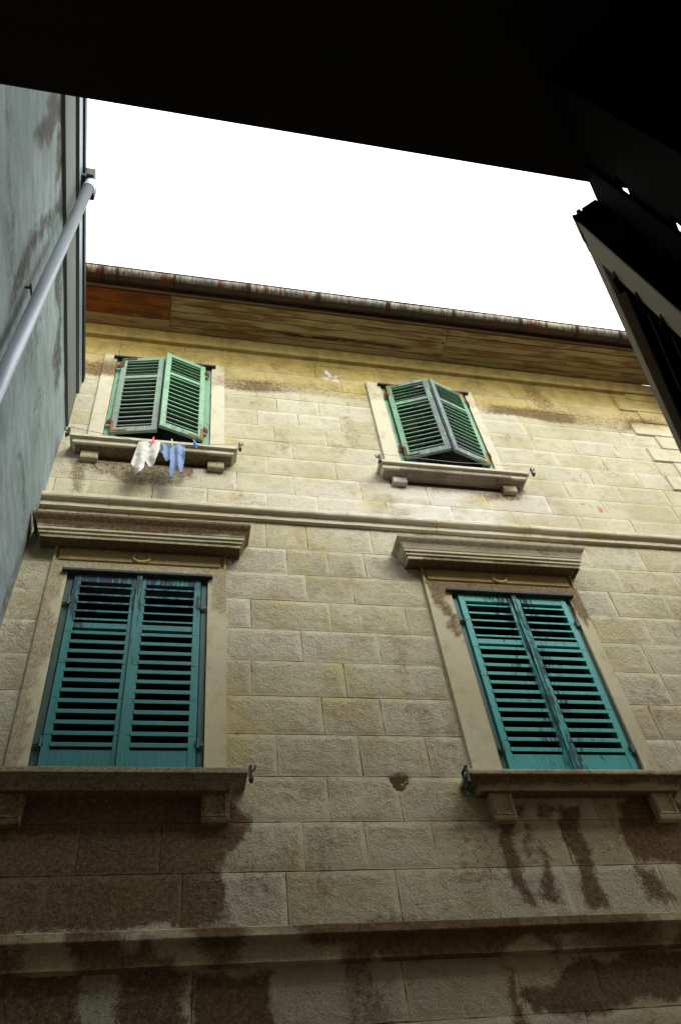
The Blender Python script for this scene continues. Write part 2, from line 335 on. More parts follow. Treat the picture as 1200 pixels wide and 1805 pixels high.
def grid_mesh(name, V, F, attrs, smooth=False):
    me = bpy.data.meshes.new(name)
    V = np.asarray(V, np.float32); F = np.asarray(F, np.int32)
    me.vertices.add(len(V)); me.vertices.foreach_set('co', V.ravel())
    me.loops.add(F.size); me.loops.foreach_set('vertex_index', F.ravel())
    me.polygons.add(len(F)); me.polygons.foreach_set('loop_start', np.arange(0, F.size, 4, dtype=np.int32))
    me.polygons.foreach_set('use_smooth', np.full(len(F), bool(smooth)))
    me.update(calc_edges=True)
    for k, v in attrs.items():
        a = me.attributes.new(k, 'FLOAT', 'POINT'); a.data.foreach_set('value', np.asarray(v, np.float32))
    return me
YF = 4.5
def set_paint(me, trim=True, tone=.3, rough=.15, extra=0., yk=1.):
    n = len(me.vertices); co = np.zeros(n * 3, np.float32); me.vertices.foreach_get('co', co); co = co.reshape(-1, 3)
    F = paint(co[:, 0].astype(float), co[:, 2].astype(float), trim)
    for k, v in (('stain', np.clip(F['s'] + extra, 0, 1)), ('yellow', F['y'] * yk), ('white', F['w']), ('patch', F['p']), ('orange', F['o']), ('tone', np.full(n, tone)), ('rough', np.full(n, rough))):
        a = me.attributes.new(k, 'FLOAT', 'POINT'); a.data.foreach_set('value', np.asarray(v, np.float32))
def sweep(name, prof, x0, x1, parent, mat, ret=True, seg=.03, tone=.3, extra=0., jx=(), y0=YF, wob=.0015, yk=1., shade_grime=None):
    """moulding: prof = [(off, z)...] swept along x with mitred returns; jx = butt joints"""
    om = max(p[0] for p in prof)
    V = []; F = []; m = len(prof)
    # refine the profile
    pr = []
    for a, b in zip(prof, prof[1:]):
        k = max(1, int(math.hypot(b[0] - a[0], b[1] - a[1]) / .02)); pr += [(a[0] + (b[0] - a[0]) * t / k, a[1] + (b[1] - a[1]) * t / k) for t in range(k)]
    pr.append(prof[-1]); m = len(pr)
    cuts = [x0] + sorted(jx) + [x1]; stations = []
    for a, b in zip(cuts, cuts[1:]):
        e = .003
        k = max(2, int((b - a) / seg)); first = a == x0; last = b == x1
        s0, s1 = a, b
        if not first: stations.append(('g', a + .0005)); s0 = a + .003
        if not last: s1 = b - .003
        for i in range(k + 1): stations.append(('f', s0 + (s1 - s0) * i / k))
        if not last: stations.append(('g', b - .0005))
    rows = []
    xm = (x0 + x1) / 2
    if ret: rows.append([(x0 + (om - o), y0 + .03, z) for o, z in pr]); 
    for kind, x in stations:
        row = []
        for o, z in pr:
            lo, hi = x0 + (om - o if ret else 0), x1 - (om - o if ret else 0)
            xx = x
            if ret: xx = lo + (x - x0) / (x1 - x0) * (hi - lo)
            oo = o - (.006 if kind == 'g' and o > .0 else 0)
            row.append((xx, y0 - oo, z))
        rows.append(row)
    if ret: rows.append([(x1 - (om - o), y0 + .03, z) for o, z in pr])
    V = np.array([v for r in rows for v in r]); nr = len(rows)
    if wob:
        V[:, 1] += (fbm(V[:, 0], V[:, 2] * 3, 9, 3, 91) - .5) * wob * 4
        V[:, 2] += (fbm(V[:, 0], V[:, 1] * 3, 7, 3, 92) - .5) * wob * 4
    idx = np.arange(nr * m).reshape(nr, m)
    F = np.stack([idx[:-1, :-1].ravel(), idx[:-1, 1:].ravel(), idx[1:, 1:].ravel(), idx[1:, :-1].ravel()], 1)
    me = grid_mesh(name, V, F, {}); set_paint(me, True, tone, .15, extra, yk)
    if shade_grime:  # darkens undersides via the stain value: painted shade on hoods, grime on upper sills
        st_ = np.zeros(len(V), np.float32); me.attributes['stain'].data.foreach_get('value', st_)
        m_ = (V[:, 1] > y0 - shade_grime[0]) & (V[:, 2] < shade_grime[1]); st_[m_] = np.maximum(st_[m_], shade_grime[2]); me.attributes['stain'].data.foreach_set('value', st_)
    return link(name, me, mat, parent)

# ================================================================== SETTING: ground
mb = MB(); mb.box(-400, 400, -400, 400, -.3, 0); mb.build('ground', M['ground'], kind='structure')

# ================================================================== STONE BUILDING
house = thing('stone_building', 'tall pale limestone building with rusty gutter and four green shuttered windows facing the alley', 'building', (2.3, YF, 0))
HINV = Matrix.Translation((-2.3, -YF, 0))
def P(o):
    """keep world coordinates while parented to an empty away from the origin"""
    return o
CZS = [9.9, 9.64, 9.38, 9.12, 8.858, 8.598, 8.335, 8.073, 7.809, 7.537, 7.258, 6.93, 6.531, 6.234, 5.939, 5.64, 5.34, 5.031, 4.723, 4.413, 4.105, 3.804, 3.4, 3.008, 2.7, 2.4, 2.1, 1.8, 1.5, 1.2, 0.9, 0.6, 0.3, 0]
CXS = [[-1.35,-0.71,-0.03,0.77,1.41,2.1,2.91,3.77,4.46,5.16,5.8],[-1.35,-0.71,0.09,0.73,1.42,2.11,2.86,3.78,4.46,5.17,5.8],[-1.35,-0.51,0.06,0.85,1.7,2.48,3.27,3.92,4.43,5.22,5.8],[-1.35,-0.77,0.07,0.74,1.2,2.09,2.86,3.7,4.22,4.68,5.17,5.8],[-1.35,-0.59,0.06,0.95,1.4,2.31,3.06,3.73,4.49,4.93,5.8],[-1.35,-0.71,0.16,0.74,1.16,1.6,2.34,3.14,3.75,4.23,4.75,5.27,5.8],[-1.35,-0.5,0.15,0.9,1.43,2.24,3.14,3.94,4.48,5.12,5.8],[-1.35,-0.65,0.2,1.07,1.61,2.39,2.86,3.68,4.22,4.81,5.31,5.8],[-1.35,-0.76,0.13,0.82,1.47,2.2,3.08,3.86,4.47,5.01,5.8],[-1.35,-0.62,-0.02,0.52,1.05,1.68,2.33,2.93,3.58,4.18,4.98,5.8],[-1.35,-1.02,-0.74,-0.21,0.26,0.79,1.25,1.89,2.53,3.13,3.81,4.39,5.05,5.8],[-1.35,-0.78,-0.38,-0.1,0.76,1.11,1.68,2.15,3.1,3.74,4.28,4.95,5.8],[-1.35,-0.62,0.07,0.92,1.27,1.58,2.41,3.09,3.94,4.53,5.24,5.8],[-1.35,-0.6,0.28,1.06,1.44,2.34,2.86,3.75,4.29,4.91,5.8],[-1.35,-0.78,0.01,0.61,1.23,1.84,2.54,3.18,3.95,4.56,5.07,5.8],[-1.35,-0.51,0.32,0.98,1.57,2.4,3.04,3.81,4.25,5.03,5.8],[-1.35,-0.57,0.03,0.6,1.27,2.03,2.59,3.29,3.85,4.44,5.07,5.8],[-1.35,-0.56,0.15,1.08,1.5,2.19,3.07,3.6,4.23,4.95,5.8],[-1.35,-0.74,0.13,0.75,1.3,1.77,2.41,3.06,3.68,4.59,5.11,5.8],[-1.35,-0.86,-0.24,0.3,1.06,1.52,2.1,2.85,3.71,4.27,4.95,5.8],[-1.35,-0.4,0.05,0.88,1.26,1.69,2.56,2.99,3.69,4.32,5.24,5.8],[-1.35,-0.54,0.18,0.76,1.41,2.0,2.48,3.13,3.7,4.47,5.21,5.8],[-1.35,-0.66,0.25,0.68,1.36,2.01,2.48,3.12,3.94,4.46,5.07,5.8],[-1.35,-0.66,-0.05,0.77,1.44,2.34,3.03,3.65,4.24,5.01,5.8]]
while len(CXS) < len(CZS) - 1: CXS.append([x + random.uniform(-.25, .25) * (0 if x in (-1.35, 5.8) else 1) for x in CXS[22 if len(CXS) % 2 else 23]])
CUT = [(-.887, .417, 4.27, 6.36), (2.053, 3.427, 4.27, 6.36), (-.837, .402, 7.62, 9.355), (1.983, 3.227, 7.62, 9.355)]
VV = []; FF = []; AT = {k: [] for k in ('stain', 'yellow', 'white', 'patch', 'orange', 'tone', 'rough')}
base = 0
rs = np.random.RandomState(5)
for ci in range(len(CZS) - 1):
    zt, zb = CZS[ci], CZS[ci + 1]
    res = .0145 if 2.6 < zt < 7 else (.02 if zt >= 7 else .07)
    for x0, x1 in zip(CXS[ci], CXS[ci][1:]):
        # clip against window openings that span the course
        segs = [(x0, x1)]
        for (a, b, c, d) in CUT:
            if c < (zt + zb) / 2 < d:
                ns = []
                for (s0, s1) in segs:
                    if s1 <= a or s0 >= b: ns.append((s0, s1)); continue
                    if s0 < a - .008: ns.append((s0, a))
                    if s1 > b + .008: ns.append((b, s1))
                segs = ns
        for (s0, s1) in segs:
            g = .0020
            j = rs.uniform(-.0015, .0015, 4)
            u0, u1, w0, w1 = s0 + g + j[0], s1 - g + j[1], zb + g + j[2] * .7, zt - g + j[3] * .7
            nx = max(4, int((u1 - u0) / res)); nz = max(4, int((w1 - w0) / res))
            xs = np.linspace(u0, u1, nx + 1); zs = np.linspace(w0, w1, nz + 1)
            X, Z = np.meshgrid(xs, zs, indexing='ij')
            de = np.minimum(np.minimum(X - u0, u1 - X), np.minimum(Z - w0, w1 - Z))
            # edges of a block are never quite straight
            chip = (fbm(X, Z, 14, 3, ci) - .5) * .006 * (de < .001)
            X2 = X + chip * np.sign(X - (u0 + u1) / 2) * ((np.abs(X - u0) < .001) | (np.abs(X - u1) < .001)); Z2 = Z + chip * ((np.abs(Z - w0) < .001) | (np.abs(Z - w1) < .001))
            up = sstep(6.4, 7.3, np.full(X.shape, zt))
            band = .014 + .012 * fbm(X, Z, 9, 2, 6)
            inner = (.30 + .70 * sstep(band * .3, band * 2.2, de)) * (1 - .35 * up)
            roughn = (fbm(X, Z, 34, 3, 7) - .5) * .007 + (vn(X, Z, 62, 8) - .5) * .006
            relief = inner * (.001 + roughn * (1 - .35 * up)) + (rs.uniform(-.0012, .0012))
            tilt = rs.uniform(-.0012, .0012) * (X - (u0 + u1) / 2) / (u1 - u0)
            off = relief + tilt
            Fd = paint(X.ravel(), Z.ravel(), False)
            off -= Fd['p'].reshape(X.shape) * .009
            off = np.where(de < .0008, off - .001, off)
            # skirt so that the joint has depth
            V = np.stack([X2, YF - off, Z2], -1)
            ring = [(0, k) for k in range(nz + 1)] + [(k, nz) for k in range(1, nx + 1)] + [(nx, k) for k in range(nz - 1, -1, -1)] + [(k, 0) for k in range(nx - 1, 0, -1)]
            idx = np.arange((nx + 1) * (nz + 1)).reshape(nx + 1, nz + 1)
            rt_ = np.array([V[a, b] for a, b in ring]); rv = rt_.copy(); rv[:, 1] = YF + .03; rv = np.concatenate([rt_, rv])
            ri = np.array([idx[a, b] for a, b in ring]); n0 = (nx + 1) * (nz + 1); nr = len(ring)
            F = np.stack([idx[:-1, :-1].ravel(), idx[1:, :-1].ravel(), idx[1:, 1:].ravel(), idx[:-1, 1:].ravel()], 1)
            ra = np.arange(nr); S = np.stack([n0 + ra, n0 + np.roll(ra, -1), n0 + nr + np.roll(ra, -1), n0 + nr + ra], 1)
            VV.append(V.reshape(-1, 3)); VV.append(rv); FF.append(F + base); FF.append(S + base)
            base += n0 + 2 * nr
            tn = rs.uniform(0, 1) ** 1.6
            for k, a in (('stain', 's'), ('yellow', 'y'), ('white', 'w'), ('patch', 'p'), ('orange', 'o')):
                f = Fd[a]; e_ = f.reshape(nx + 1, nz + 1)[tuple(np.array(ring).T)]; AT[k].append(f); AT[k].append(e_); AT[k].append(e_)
            AT['tone'].append(np.full(n0 + 2 * nr, tn))
            AT['rough'].append(np.clip(inner, 0, 1).ravel() * .95); AT['rough'].append(np.zeros(2 * nr))
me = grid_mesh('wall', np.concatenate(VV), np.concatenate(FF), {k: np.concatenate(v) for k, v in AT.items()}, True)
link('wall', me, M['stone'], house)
# mortar bed behind the blocks, with holes for the windows; and the body of the house
mb = MB()
xs = sorted({-1.6, 5.79} | {c for W in CUT for c in W[:2]}); zs = sorted({0, 9.95} | {c for W in CUT for c in W[2:]})
OPEN = [(-.76, .28, 4.35, 6.10), (2.26, 3.32, 4.35, 6.10), (-.71, .27, 7.8, 9.27), (2.14, 3.14, 7.8, 9.27)]
xs = sorted({-1.6, 5.79} | {c for W in OPEN for c in W[:2]}); zs = sorted({0, 9.95} | {c for W in OPEN for c in W[2:]})
for a, b in zip(xs, xs[1:]):
    for c, d in zip(zs, zs[1:]):
        if any(W[0] - .001 <= a and b <= W[1] + .001 and W[2] - .001 <= c and d <= W[3] + .001 for W in OPEN): continue
        mb.add([(a, YF + .008, c), (b, YF + .008, c), (b, YF + .008, d), (a, YF + .008, d)], [[0, 1, 2, 3]])
mb.box(5.76, 5.79, YF + .01, YF + 9, 0, 9.95); mb.box(-9, 5.79, YF + 9, YF + 9.2, 0, 9.95); mb.box(-9.2, -9, YF, YF + 9.2, 0, 9.95); mb.box(-9, -1.6, YF + .01, YF + .2, 0, 9.95)
mb.build('masonry_core', M['mortar'], house)

# corner quoins at the far right
mb = MB()
for k in range(14):
    zt = 9.60 + .257 - k * .257; xl = 5.36 if k % 2 == 0 else 5.14
    if zt < 6.5: break
    mb.box(xl, 5.80, YF - .020, YF + .02, zt - .253, zt)
q = mb.build('corner_quoins', M['dressed'], house, bevel=.012); set_paint(q.data, True, .5, .3)

# string courses and mouldings
sweep('upper_string_course', [(-.02, 6.845), (.035, 6.855), (.035, 6.905), (.045, 6.912), (.07, 6.922), (.078, 6.935), (.078, 6.965), (.07, 6.98), (-.02, 7.01)], -1.3, 5.78, house, M['dressed'], ret=False, jx=(-.551, .506, 1.474, 2.3, 3.2, 4.074), tone=.55)
sweep('lower_string_course', [(-.02, 3.298), (.06, 3.302), (.06, 3.40), (.066, 3.405), (.115, 3.408), (.12, 3.413), (.12, 3.455), (.11, 3.462), (-.02, 3.49)], -1.3, 5.78, house, M['dressed'], ret=False, jx=(-.103, 1.125, 2.285, 3.4), tone=.0, extra=.40)
sweep('eaves_moulding', [(-.02, 9.735), (.045, 9.74), (.05, 9.75), (.05, 9.80), (.065, 9.83), (.085, 9.86), (.085, 9.885), (-.02, 9.888)], -1.3, 5.78, house, M['dressed'], ret=False, jx=(-.654, 0., .313, 1.107, 1.9, 2.672, 3.549, 4.432, 5.166), tone=.3, yk=.9)

# ---------------------------------------------------------------- eaves
SOF = 9.905
def board_mesh(x0, x1, ya, yb, z, name, mat, parent, red=()):
    nx = max(6, int((x1 - x0) / .03)); ny = 4
    xs = np.linspace(x0, x1, nx + 1); ys = np.linspace(ya, yb, ny + 1)
    X, Y = np.meshgrid(xs, ys, indexing='ij'); Zz = z + (fbm(X, Y, 1.5, 2, int(ya * 100)) - .5) * .008
    r = np.zeros(X.shape)
    for (a, b, c, d) in red:
        m = fbm(X, Y, 3, 4, 14)
        r = np.maximum(r, sstep(a, a + .3, X) * (1 - sstep(b - .4, b, X)) * sstep(c, c + .01, Y + (m - .5) * .05) * (1 - sstep(d - .015, d, Y + (m - .5) * .06)))
    V = np.stack([X, Y, Zz], -1).reshape(-1, 3); idx = np.arange(len(V)).reshape(nx + 1, ny + 1)
    F = np.stack([idx[:-1, :-1].ravel(), idx[:-1, 1:].ravel(), idx[1:, 1:].ravel(), idx[1:, :-1].ravel()], 1)
    Vt = V.copy(); Vt[:, 2] += .022; n0 = len(V)
    ring = list(idx[0, :]) + list(idx[1:, -1]) + list(idx[-1, -2::-1]) + list(idx[-2:0:-1, 0]); ring = np.array(ring)
    S = np.stack([ring, np.roll(ring, -1), np.roll(ring, -1) + n0, ring + n0], 1)
    me = grid_mesh(name, np.concatenate([V, Vt]), np.concatenate([F, S, F[:, ::-1] + n0]), {'red': np.concatenate([r.ravel(), r.ravel()])})
    return link(name, me, mat, parent)
nb = 5; y_in, y_out = YF - .075, 3.99
bw = (y_in - y_out) / nb
for (xa, xb, cnt) in ((-1.3, -.215, 3), (-.21, 2.955, 5), (2.96, 5.9, 6)):
    w_ = (y_in - y_out) / cnt
    for k in range(cnt):
        yb = y_in - k * w_; ya = yb - w_ + .007
        mat = M['board']
        if cnt == 3 and k >= 1: mat = M['board_new']
        zz = SOF + random.uniform(-.006, .006)
        red = [(.6, 2.7, ya, ya + .05)] if (cnt == 5 and k == 1) else []
        if cnt == 5 and k == 2: red = [(1.0, 2.3, ya - .05, ya + .035)][:0]
        board_mesh(xa, xb, ya, yb, zz, 'soffit_board', mat, house, red)
mb = MB(); mb.box(-1.3, 5.95, 3.965, 3.985, 9.90, 10.08); mb.build('fascia_board', M['oldwood'], house)
mb = MB(); mb.box(5.79, 5.95, 3.99, 5.2, 9.62, 9.90); mb.box(5.79, 5.90, 4.2, 5.2, 9.45, 9.619); mb.build('eaves_bracket', M['oldwood'], house)
# half-round gutter: open section with rolled lip
GX = [-1.3, -.938, -.785, -.189, .61, 1.388, 2.196, 2.976, 3.805, 4.532, 5.1, 5.95]
gr = .083; gy, gz = 3.876, 10.018
nx = 240; na = 20
xs = np.linspace(-1.3, 5.95, nx + 1)
ang = np.linspace(math.pi * 0.98, math.pi * 2.02, na + 1)
X, A = np.meshgrid(xs, ang, indexing='ij')
sag = (fbm(X, X * 0, .8, 3, 5) - .5) * .02
rr = gr * (1 + (fbm(X, A * .3, 2.0, 3, 15) - .5) * .05)
V = np.stack([X, gy - rr * np.cos(A) * -1, gz + sag + rr * np.sin(A)], -1)
V2 = np.stack([X, gy - (rr - .004) * np.cos(A) * -1, gz + sag + (rr - .004) * np.sin(A)], -1)
idx = np.arange((nx + 1) * (na + 1)).reshape(nx + 1, na + 1)
F = np.stack([idx[:-1, :-1].ravel(), idx[:-1, 1:].ravel(), idx[1:, 1:].ravel(), idx[1:, :-1].ravel()], 1)
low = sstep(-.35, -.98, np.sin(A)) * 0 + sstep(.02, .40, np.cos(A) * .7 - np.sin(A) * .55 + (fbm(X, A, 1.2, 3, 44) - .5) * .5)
me = grid_mesh('gutter', np.concatenate([V.reshape(-1, 3), V2.reshape(-1, 3)]), np.concatenate([F, F[:, ::-1] + len(idx.ravel())]), {'low': np.concatenate([low.ravel(), low.ravel()])}, True)
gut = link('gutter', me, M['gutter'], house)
mb = MB(); mb.tube([(x, gy - gr - .002, gz + .004 + float((fbm(np.array([x]), np.array([0.]), .8, 3, 5)[0] - .5) * .02)) for x in np.linspace(-1.3, 5.95, 80)], .008, 8)
mb.build('gutter_lip', M['gutter_band'], gut, smooth=True)
for gx in GX[1:-1]:
    mb = MB(); w2 = .022 if random.random() < .5 else .014
    s0 = float((fbm(np.array([gx]), np.array([0.]), .8, 3, 5)[0] - .5) * .02)
    P0 = []
    for x in (gx - w2, gx + w2):
        for r_ in (gr + .009, gr + .003):
            P0.append([(x, gy + r_ * math.cos(t), gz + s0 + r_ * math.sin(t)) for t in np.linspace(math.pi * .95, math.pi * 2.05, 18)])
    n_ = 18; V = [p for r_ in P0 for p in r_]; F = []
    for k in range(n_ - 1):
        for a, b in ((0, 1), (1, 3), (3, 2), (2, 0)): F.append([a * n_ + k, a * n_ + k + 1, b * n_ + k + 1, b * n_ + k])
    mb.add(V, F); mb.build('gutter_strap', M['gutter_band'], gut)
# roof slope with rows of tiles
mb = MB()
for k in range(36):
    x = -1.4 + k * .205
    pts = []
    for j in range(9):
        t = math.pi * j / 8; pts.append((x + .1 - .1 * math.cos(t), .05 * math.sin(t)))
    V = []; F = []
    for (yy, zz) in ((3.93, 10.13), (YF + 5, 10.13 + 5.55 * .36)):
        V += [(px, yy, zz + pz) for px, pz in pts]
    for j in range(8): F.append([j, j + 1, 9 + j + 1, 9 + j])
    mb.add(V, F)
mb.box(-9, 5.95, 3.97, 4.0, 10.08, 10.11)
mb.add([(-9, 3.97, 10.11), (5.95, 3.97, 10.11), (5.95, YF + 5, 12.05), (-9, YF + 5, 12.05)], [[0, 1, 2, 3]])
mb.add([(-9, YF + 9.3, 10.0), (5.95, YF + 9.3, 10.0), (5.95, YF + 5, 12.05), (-9, YF + 5, 12.05)], [[0, 1, 2, 3]])
mb.build('roof', M['tile'], house)

# ---------------------------------------------------------------- windows
def tbox(mb, T, *a): mb.box(*a, T=T)
def wood_attr(o, fn):
    me = o.data; n_ = len(me.vertices); co = np.zeros(n_ * 3, np.float32); me.vertices.foreach_get('co', co); co = co.reshape(-1, 3)
    a = me.attributes.new('wood', 'FLOAT', 'POINT'); a.data.foreach_set('value', np.asarray([fn(*c) for c in co], np.float32))
def shutter(win, hx, z0, z1, width, side, ang, mats, slats_up, slats_lo, mid, label, y=YF + .01, st=.052, rt=.075, rb=.175, midh=.05, woodfn=None, astragal=False, tilt=36, sw=.060, sth=.024, th=.036, broken=()):
    """leaf hinged at (hx, y); side=+1 leaf extends to +x; local: u along leaf, v = outward thickness, w = z"""
    a = math.radians(ang)
    ux, uy = side * math.cos(a), -math.sin(a)
    nx_, ny_ = -side * uy * -1, 0
    U = Vector((ux, uy, 0)); N = Vector((0, 0, 1)).cross(U) * (side); N.normalize()
    if N.y > 0: N = -N                                    # outward, towards the alley
    T = Matrix(((U.x, N.x, 0, hx), (U.y, N.y, 0, y), (0, 0, 1, 0), (0, 0, 0, 1)))
    mb = MB(); w = width
    def pc(u0, u1, w0, w1, v0=0, v1=th, mi=0): mb.box(u0, u1, v0, v1, w0, w1, mi=mi, T=T)
    segn = 6
    for k in range(segn):                                   # stiles cut into lengths so that wear can vary along them
        za, zb = z0 + (z1 - z0) * k / segn, z0 + (z1 - z0) * (k + 1) / segn
        pc(0, st, za, zb); pc(w - st, w, za, zb)
    pc(st, w - st, z0 + .001, z0 + rb, .002, th - .002); pc(st, w - st, z1 - rt, z1 - .001, .002, th - .002)
    zm0, zm1 = mid - midh / 2, mid + midh / 2; pc(st, w - st, zm0, zm1, .003, th - .003)
    si = 0
    for (za, zb, n_) in ((z0 + rb, zm0, slats_lo), (zm1, z1 - rt, slats_up)):
        pit = (zb - za) / n_
        for k in range(n_):
            zc = za + pit * (k + .42); t = math.radians(tilt + random.uniform(-2.5, 2.5))
            if si in broken: t = math.radians(tilt + 14)
            si += 1
            R_ = Matrix.Translation((0, th / 2, zc)) @ Matrix.Rotation(t, 4, 'X') if False else None
            # slat: slopes down towards the outside, its front edge cut upright
            dv, dz = math.cos(t) * sw / 2, math.sin(t) * sw / 2
            j = random.uniform(-.0015, .0015)
            sth_ = sth * (.6 if za > mid - .01 else 1.); V = [(u, v_, z_) for u in (st - .004, w - st + .004) for (v_, z_) in ((th / 2 + dv, zc - dz + j), (th / 2 + dv, zc - dz + sth_ / math.cos(t)), (th / 2 - dv, zc + dz + sth_ / math.cos(t)), (th / 2 - dv, zc + dz))]
            mb.add([T @ Vector(v) for v in V], [[0, 1, 2, 3], [4, 7, 6, 5], [0, 4, 5, 1], [1, 5, 6, 2], [2, 6, 7, 3], [3, 7, 4, 0]], 1 if len(mats) > 1 else 0)
    if astragal: pc(w - .018, w + .022, z0 - .004, z1 + .012, th, th + .018)
    o = mb.build('shutter', mats, win, bevel=.0022, label=label)
    wood_attr(o, woodfn or (lambda x, y, z: 0.))
    return o, T
def hinge(win, T, z, mats, strap=.0, big=False):
    mb = MB()
    mb.box(-.045, .012, .03, .042, z - .012, z + .012, T=T)
    c = T @ Vector((-.008, .048, 0)); mb.tube([(c.x, c.y, z - .035), (c.x, c.y, z + .035)], .0095, 8)
    if big: mb.box(-.04, -.012, .036, .046, z - .03, z + .03, T=T)
    mb.build('hinge', mats[0], win)
    if strap:
        mb = MB(); d = 1 if strap > 0 else -1
        mb.box(.002, .14, .0362, .040, z - .012, z + .012, T=T); mb.box(.004, .030, .0364, .0405, min(z, z + d * .13), max(z, z + d * .13), T=T)
        mb.build('corner_strap', mats[1], win)
def rings(o): return o
def window(x0, x1, sx0, sx1, z0, z1, ztop, lower):
    mb = MB(); d = .03
    # surround: jambs and head, reveals go back into the wall
    zs = np.linspace(z0, z1, 30)
    V = []; F = []
    win = MB()
    for (a, b) in ((sx0, x0), (x1, sx1)):
        n_ = 40
        for k in range(n_):
            za, zb = z0 + (z1 - z0) * k / n_, z0 + (z1 - z0) * (k + 1) / n_
            m_ = 4
            for j in range(m_):
                xa, xb = a + (b - a) * j / m_, a + (b - a) * (j + 1) / m_
                win.add([(xa, YF - d, za), (xb, YF - d, za), (xb, YF - d, zb), (xa, YF - d, zb)], [[0, 1, 2, 3]])
            xr = x0 if a == sx0 else x1
            for ya, yb in ((YF - d, YF + .03), (YF + .03, YF + .22)): win.add([(xr, ya, za), (xr, yb, za), (xr, yb, zb), (xr, ya, zb)], [[0, 1, 2, 3]])
            xo = sx0 if a == sx0 else sx1
            win.add([(xo, YF - d, za), (xo, YF + .03, za), (xo, YF + .03, zb), (xo, YF - d, zb)], [[0, 1, 2, 3]])
    m_ = 40; hh = ztop - z1
    for j in range(m_):
        xa, xb = sx0 + (sx1 - sx0) * j / m_, sx0 + (sx1 - sx0) * (j + 1) / m_
        for k in range(3):
            za, zb = z1 + hh * k / 3, z1 + hh * (k + 1) / 3
            win.add([(xa, YF - d, za), (xb, YF - d, za), (xb, YF - d, zb), (xa, YF - d, zb)], [[0, 1, 2, 3]])
        win.add([(xa, YF - d, ztop), (xb, YF - d, ztop), (xb, YF + .03, ztop), (xa, YF + .03, ztop)], [[0, 1, 2, 3]])
    win.add([(x0, YF - d, z1), (x1, YF - d, z1), (x1, YF + .22, z1), (x0, YF + .22, z1)], [[0, 1, 2, 3]])
    win.add([(x0, YF - d, z0), (x1, YF - d, z0), (x1, YF + .22, z0), (x0, YF + .22, z0)], [[0, 1, 2, 3]])
    for xo in (sx0, sx1): win.add([(xo, YF - d, z1), (xo, YF + .03, z1), (xo, YF + .03, ztop), (xo, YF - d, ztop)], [[0, 1, 2, 3]])
    me = bpy.data.meshes.new('window'); me.from_pydata(win.v, [], win.f)
    bm = bmesh.new(); bm.from_mesh(me); bmesh.ops.remove_doubles(bm, verts=bm.verts, dist=.0004); bmesh.ops.recalc_face_normals(bm, faces=bm.faces); bm.to_mesh(me); bm.free()
    set_paint(me, True, .35 if lower else .75, .1, 0., .35)
    o = link('window', me, M['dressed'], house)
    # dark casement behind the shutters, and the room
    mb = MB(); yb = YF + .215
    mb.box(x0 - .02, x1 + .02, yb, yb + .01, z0, z1); mb.build('pane', M['glass'], o)
    mb = MB()
    for a, b in ((x0, x0 + .06), (x1 - .06, x1), ((x0 + x1) / 2 - .05, (x0 + x1) / 2 + .05)): mb.box(a, b, yb - .035, yb - .002, z0, z1)
    for c in (z0 + .03, z0 + (z1 - z0) * .62, z1 - .06): mb.box(x0 + .06, x1 - .06, yb - .03, yb - .003, c, c + .045)
    mb.build('casement', M['dark'], o)
    return o
def slab_bar(o, x0, x1, z):
    mb = MB(); mb.box(x0, x1, YF - .062, YF + .02, z, z + .028); mb.build('drip_bar', M['bar'], o, bevel=.004)
def corbel(o, x0, x1, z0, z1, d, panel=True, extra=0.):
    n_ = 6; mb = MB()
    P_ = [(YF + .02, z0), (YF - d * .86, z0), (YF - d, z0 + .02), (YF - d, z1), (YF + .02, z1)]
    V = [(x, y, z) for x in (x0, x1) for y, z in P_]
    mb.add(V, [[0, 1, 2, 3, 4], [9, 8, 7, 6, 5]] + [[i, (i + 1) % 5, 5 + (i + 1) % 5, 5 + i] for i in range(5)])
    if panel:
        mb.box(x0 + .012, x0 + .03, YF - d - .006, YF - d + .01, z0 + .03, z1); mb.box(x1 - .03, x1 - .012, YF - d - .006, YF - d + .01, z0 + .03, z1); mb.box(x0 + .03, x1 - .03, YF - d - .006, YF - d + .01, z0 + .03, z0 + .045)
    ob = mb.build('corbel', M['dressed'], o, bevel=.004); set_paint(ob.data, True, .2, .2, extra)
def hook(o, x, z, side, s=1.):
    mb = MB(); y = YF - .185
    mb.box(x - .006, x + .014 * s, y - .012, y + .012, z - .07, z + .02)
    mb.tube([(x + side * .004, y, z - .02), (x + side * .03, y, z), (x + side * .035, y, z + .025)], .006, 8)
    mb.tube([(x + side * .01, y - .02, z - .07), (x + side * .01, y + .02, z - .07)], .011, 8)
    mb.tube([(x + side * .008, y, z + .03), (x + side * .008, y, z - .09)], .006, 8)
    mb.build('line_hook', M['black'], o)

